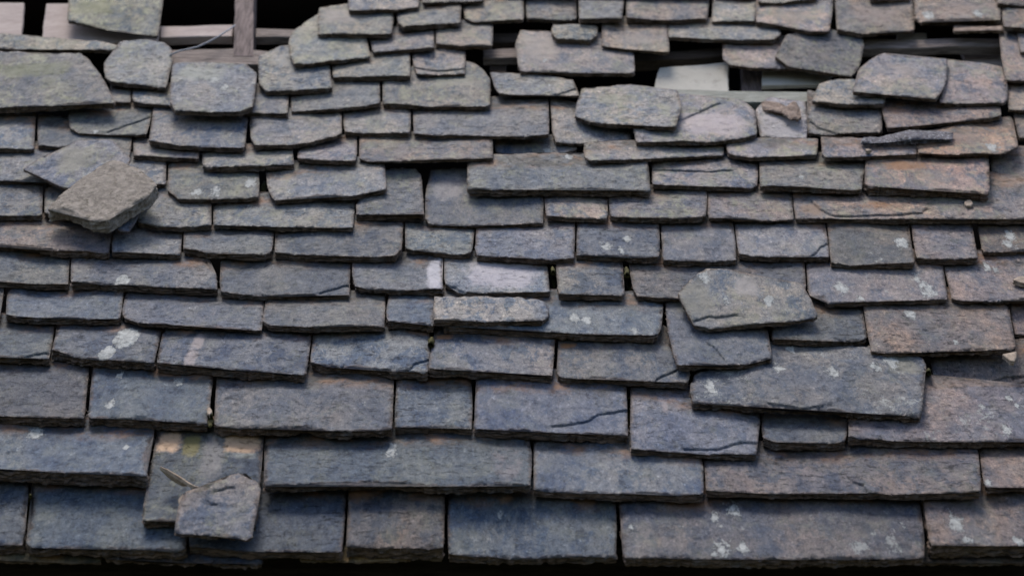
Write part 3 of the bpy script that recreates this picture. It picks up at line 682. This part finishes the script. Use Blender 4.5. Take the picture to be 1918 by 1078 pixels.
# the curled splinter standing off the slate at lower left, and moss in the open joints
def at_h(x, y, up):
    h = .05
    for _ in range(4):
        q = hit(x, y, h); i = int((q[1] - GV[0]) / GS); j = int((q[0] - GU[0]) / GS); h = HF[i, j] + up
    return Vector(world(hit(x, y, h)))
def splinter():
    A = [(300, 876, .034), (313, 882, .032), (327, 890, .028), (341, 899, .022), (352, 906, .017), (364, 913, .012), (378, 916, .006)]
    P = [at_h(*q) for q in A]; vs = []; fs = []
    for i, p in enumerate(P):
        wd_ = .0014 + .0016 * math.sin(math.pi * min(1, (i + .5) / len(P))); th_ = .0030 + .001 * (i % 2)
        hang = .010 * math.sin(math.pi * min(1, i / 4.)) if i < 5 else 0
        for a_, b_ in ((-wd_, -th_ * .3), (-wd_ * .4, -th_ - hang), (wd_, -th_), (wd_ * 1.2, th_ * .4), (0, th_)):
            vs.append(p + EV * a_ * 1.3 + EH * b_)
    for i in range(len(P) - 1):
        for k in range(5): fs.append((i * 5 + k, i * 5 + (k + 1) % 5, i * 5 + 5 + (k + 1) % 5, i * 5 + 5 + k))
    fs += [(4, 3, 2, 1, 0), tuple(range(len(vs) - 5, len(vs)))]
    me = bpy.data.meshes.new('slate_splinter'); me.from_pydata(vs, [], fs); me.materials.append(M_SPLINT)
    ob = bpy.data.objects.new('slate_splinter', me); COL.objects.link(ob)
    tag(ob, 'thin pale splinter sticking up left of the broken slate fragment', 'slate splinter')
splinter()
M_MOSS = rough_material("joint_moss", (.035, .030, .012, 1), (.11, .10, .030, 1), 90, (1, 1, 1), bump=.004)
def moss(pts, label):
    """a cushion of moss filling a joint: a lumpy low mound along the line of pixels"""
    P = resample(pts, 4, False); vs = []; fs = []; k = 9; sd_ = random.uniform(0, 99)
    C_ = [at_h(x, y, -.006) for x, y in P]
    for i, p in enumerate(C_):
        e_ = math.sin(math.pi * (i + .35) / (len(C_) - .3)) ** .5
        for j in range(k):
            a_ = 2 * math.pi * j / k; r_ = (.0055 + .0035 * nz(i * .7, j * .9, sd_)) * e_
            vs.append(p + EU * math.cos(a_) * r_ + EH * math.sin(a_) * r_ * .9 + EV * .002 * nz(i, j, sd_ + 2))
    for i in range(len(C_) - 1):
        for j in range(k): q = (j + 1) % k; fs.append((i * k + j, i * k + q, (i + 1) * k + q, (i + 1) * k + j))
    fs += [tuple(reversed(range(k))), tuple(range((len(C_) - 1) * k, len(C_) * k))]
    me = bpy.data.meshes.new('moss_cushion'); me.from_pydata(vs, [], fs); me.materials.append(M_MOSS); me.polygons.foreach_set('use_smooth', [True] * len(fs))
    ob = bpy.data.objects.new('moss_cushion', me); COL.objects.link(ob); tag(ob, label, 'moss', 'moss cushions in the open joints')
for pts_, lab_ in (([(57, 925), (57, 940), (55, 965), (52, 990)], 'moss in the joint between the two leftmost slates of the bottom course'),
                   ([(396, 772), (394, 785), (393, 800)], 'moss below the tan stone in the joint of the third course'),
                   ([(1178, 745), (1178, 770), (1177, 800)], 'moss in the long joint above the right middle of the second course'),
                   ([(1739, 690), (1738, 706), (1738, 720)], 'moss in the open joint right of the large rugged slate'),
                   ([(1035, 500), (1037, 518), (1038, 540)], 'moss in the wide joint left of a small sixth course slate'),
                   ([(1173, 500), (1176, 520), (1181, 545)], 'moss in the wide joint right of a small sixth course slate'),
                   ([(809, 632), (808, 642), (806, 655)], 'moss in the joint near the middle of the fourth course'),
                   ([(496, 340), (493, 355), (498, 368)], 'moss in the gap left of the tilted ninth course slate')):
    moss(pts_, lab_)

# ------------------------------------------------------------------ timbers and linings seen through the holes
def beam(name, s, h, depth, mat, label, cat, group=None, seg=.009, amp=.0026):
    """outline in pixels on the plane h below the slates, with real depth"""
    q = [hit(x, y, h)[:2] for x, y in parse(s)]; a = np.array(q)
    ar = sum(a[i][0] * a[(i + 1) % len(a)][1] - a[(i + 1) % len(a)][0] * a[i][1] for i in range(len(a)))
    if ar < 0: a = a[::-1]
    a = resample(list(a), seg); n = len(a); cen = a.mean(0); sd_ = random.uniform(0, 50)
    org = world((cen[0], cen[1], h)); MT = Matrix((EU, EV, EH)).transposed().to_4x4(); MT.translation = org
    vs = []; 
    for k, (z, ins) in enumerate([(0, .002), (-.002, 0), (-depth + .002, 0), (-depth, .002)]):
        for p in a:
            d = p - cen; L_ = np.linalg.norm(d); j = amp * (nz(p[0] * 12, p[1] * 12, sd_) + .6 * nz(p[0] * 60, p[1] * 60, sd_))
            r_ = d - d / L_ * (ins + j); vs.append((r_[0], r_[1], z + amp * nz(p[0] * 9, p[1] * 9, sd_ + 4)))
    fs = [tuple(range(n)), tuple(reversed(range(3 * n, 4 * n)))]
    for k in range(3):
        for i in range(n): j = (i + 1) % n; fs.append((k * n + j, k * n + i, (k + 1) * n + i, (k + 1) * n + j))
    me = bpy.data.meshes.new(name); me.from_pydata(vs, [], fs); me.materials.append(mat)
    ob = bpy.data.objects.new(name, me); COL.objects.link(ob); ob.matrix_world = MT
    tag(ob, label, cat, group); return ob
BT = 'roof battens seen through the holes'
beam('rafter', "441,-60 437,105 474,105 477,-60", -.002, .07, M_POST, 'purple brown upright timber in the upper left hole', 'rafter')
beam('roof_batten', "300,49 300,70 436,68 436,47", -.018, .022, M_PINK, 'pinkish batten between the mossy slate and the upright in the upper left hole', 'batten', BT)
beam('roof_batten', "478,53 478,69 575,70 575,55", -.018, .022, M_WOOD, 'pale batten right of the upright timber in the upper left hole', 'batten', BT)
beam('roof_batten', "318,94 318,122 510,120 510,97 436,91", -.004, .03, M_WOOD, 'wide weathered batten along the lower edge of the upper left hole', 'batten', BT)
beam('lining_board', "-80,5 -80,80 40,80 46,6", -.02, .012, M_PINK, 'grey pink lining board at the far upper left corner', 'board')
beam('lining_board', "86,6 78,80 296,78 300,50 140,30 140,7", -.02, .012, M_PINK, 'pink lining board partly behind the mossy hanging slate', 'board')
beam('lining_board', "1235,128 1222,176 1364,176 1366,116", -.020, .012, M_PALE, 'larger pale green lining panel in the right hand hole', 'board')
beam('lining_board', "1428,128 1428,160 1545,156 1560,136 1480,128", -.020, .012, M_PALE, 'smaller pale green lining panel right of the mossy post in the right hole', 'board')
beam('rafter', "1389,100 1389,190 1427,190 1427,100", -.04, .05, M_POST, 'mossy short post standing in the right hand hole', 'rafter')
beam('roof_batten', "1150,164 1150,188 1330,192 1545,190 1545,172 1430,172", -.002, .025, M_SILL, 'long pale batten forming the sill of the right hand hole', 'batten', BT)
beam('roof_batten', "1186,101 1186,117 1400,101 1400,86", -.015, .025, M_DARK, 'dark brown batten crossing above the pale panels', 'batten', BT)
beam('roof_batten', "1600,74 1600,91 1880,86 1880,72", -.008, .022, M_WOOD, 'brown batten in the upper right gap over the pale loose slate', 'batten', BT)
beam('lining_board', "1680,60 1680,74 1735,74 1735,62", -.03, .01, M_PALE, 'pale scrap of lining above the upper right batten', 'board')
beam('lining_board', "1672,94 1672,112 1714,112 1714,94", -.05, .01, M_PALE, 'small pale square of lining behind the pale loose slate', 'board')
beam('lining_board', "1800,92 1812,128 1890,128 1890,92", -.05, .012, M_PINK, 'tan cracked lining board at the right end of the upper gap', 'board')
beam('roof_batten', "900,62 900,78 970,78 970,62", -.010, .02, M_DARK, 'dark batten end in the upper middle gap', 'batten', BT)
beam('roof_batten', "905,92 905,108 968,108 968,90", -.010, .02, M_WOOD, 'light brown batten end below the dark one in the upper middle gap', 'batten', BT)
beam('rafter', "918,70 918,140 948,140 948,70", -.032, .05, M_DARK, 'dark rafter crossing behind the upper middle gap', 'rafter')
# wire
def tube(name, P, r, mat, k=8):
    vs = []; fs = []; P = [Vector(p) for p in P]
    for i, p in enumerate(P):
        t = (P[min(i + 1, len(P) - 1)] - P[max(i - 1, 0)]).normalized(); x = t.orthogonal().normalized(); y = t.cross(x)
        if i: x = (px_ - t * px_.dot(t)).normalized(); y = t.cross(x)
        px_ = x
        for j in range(k): a = 2 * math.pi * j / k; vs.append(p + x * math.cos(a) * r + y * math.sin(a) * r)
    for i in range(len(P) - 1):
        for j in range(k): q = (j + 1) % k; fs.append((i * k + j, i * k + q, (i + 1) * k + q, (i + 1) * k + j))
    fs += [tuple(reversed(range(k))), tuple(range((len(P) - 1) * k, len(P) * k))]
    me = bpy.data.meshes.new(name); me.from_pydata(vs, [], fs); me.materials.append(mat); me.polygons.foreach_set('use_smooth', [True] * len(fs))
    ob = bpy.data.objects.new(name, me); COL.objects.link(ob); return ob
wp = [(440, 48, .016), (425, 58, .02), (408, 69, .022), (390, 79, .022), (370, 88, .02), (350, 93, .02), (335, 96, .024), (318, 104, .026)]
tag(tube('wire', [world(hit(*q)) for q in wp], .0021, M_CABLE), 'bent grey wire running from the upright timber in the upper left hole', 'wire')

# ------------------------------------------------------------------ the rest of the building and the ground
def plate(name, corners, mat, thick, nrm, **props):
    vs = [Vector(c) for c in corners]; n = len(vs); vs2 = [v - Vector(nrm) * thick for v in vs]
    fs = [tuple(range(n)), tuple(reversed(range(n, 2 * n)))] + [(i, i + n, (i + 1) % n + n, (i + 1) % n) for i in range(n)]
    me = bpy.data.meshes.new(name); me.from_pydata([v[:] for v in vs + vs2], [], fs); me.materials.append(mat)
    ob = bpy.data.objects.new(name, me); COL.objects.link(ob)
    for k, v in props.items(): ob[k] = v
    return ob
vE = hit(960, 1046, .0)[1]; vT = hit(960, -90, 0)[1]
# unseen black box added well below the battens to keep the holes dark
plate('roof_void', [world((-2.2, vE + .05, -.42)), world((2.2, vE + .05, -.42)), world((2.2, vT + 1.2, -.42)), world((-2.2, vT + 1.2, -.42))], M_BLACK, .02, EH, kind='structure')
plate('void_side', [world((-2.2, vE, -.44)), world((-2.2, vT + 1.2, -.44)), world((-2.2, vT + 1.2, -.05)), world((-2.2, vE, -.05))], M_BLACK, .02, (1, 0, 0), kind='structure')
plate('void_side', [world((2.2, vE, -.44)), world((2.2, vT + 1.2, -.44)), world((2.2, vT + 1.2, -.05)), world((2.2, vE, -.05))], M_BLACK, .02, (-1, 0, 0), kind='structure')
plate('void_light_cover', [world((-2.2, vT + .02, -.03)), world((2.2, vT + .02, -.03)), world((2.2, vT + 1.2, -.03)), world((-2.2, vT + 1.2, -.03))], M_DARK, .03, EH, kind='structure')  # unseen cover added upslope to keep light out of the void
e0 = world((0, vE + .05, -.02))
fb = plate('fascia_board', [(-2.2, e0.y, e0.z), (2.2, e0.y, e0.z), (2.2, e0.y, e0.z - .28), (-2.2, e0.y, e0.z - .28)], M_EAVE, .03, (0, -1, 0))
tag(fb, 'board coloured near-black for the deep shade under the bottom course of slates', 'fascia board')
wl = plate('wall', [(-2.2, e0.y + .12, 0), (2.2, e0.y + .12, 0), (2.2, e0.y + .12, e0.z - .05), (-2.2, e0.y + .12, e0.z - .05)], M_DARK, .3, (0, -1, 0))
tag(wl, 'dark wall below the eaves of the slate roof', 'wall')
M_GND = rough_material("grassy_ground", (.05, .06, .03, 1), (.09, .09, .05, 1), 4, (1, 1, 1))
plate('ground', [(-60, -60, 0), (60, -60, 0), (60, 60, 0), (-60, 60, 0)], M_GND, .1, (0, 0, 1), kind='structure')
# rafters carrying the battens, under the whole slope
print('slates', len([q for q in COL.objects if q.name.startswith('roof_slate')]), 'max height', HF.max())
lb = {}
for q in COL.objects:
    if 'label' in q:
        nw = len(q['label'].split())
        if nw < 4 or nw > 16: print('LABEL LEN', q['label'])
        if q['label'] in lb: print('DUP', q['label'])
        lb[q['label']] = 1
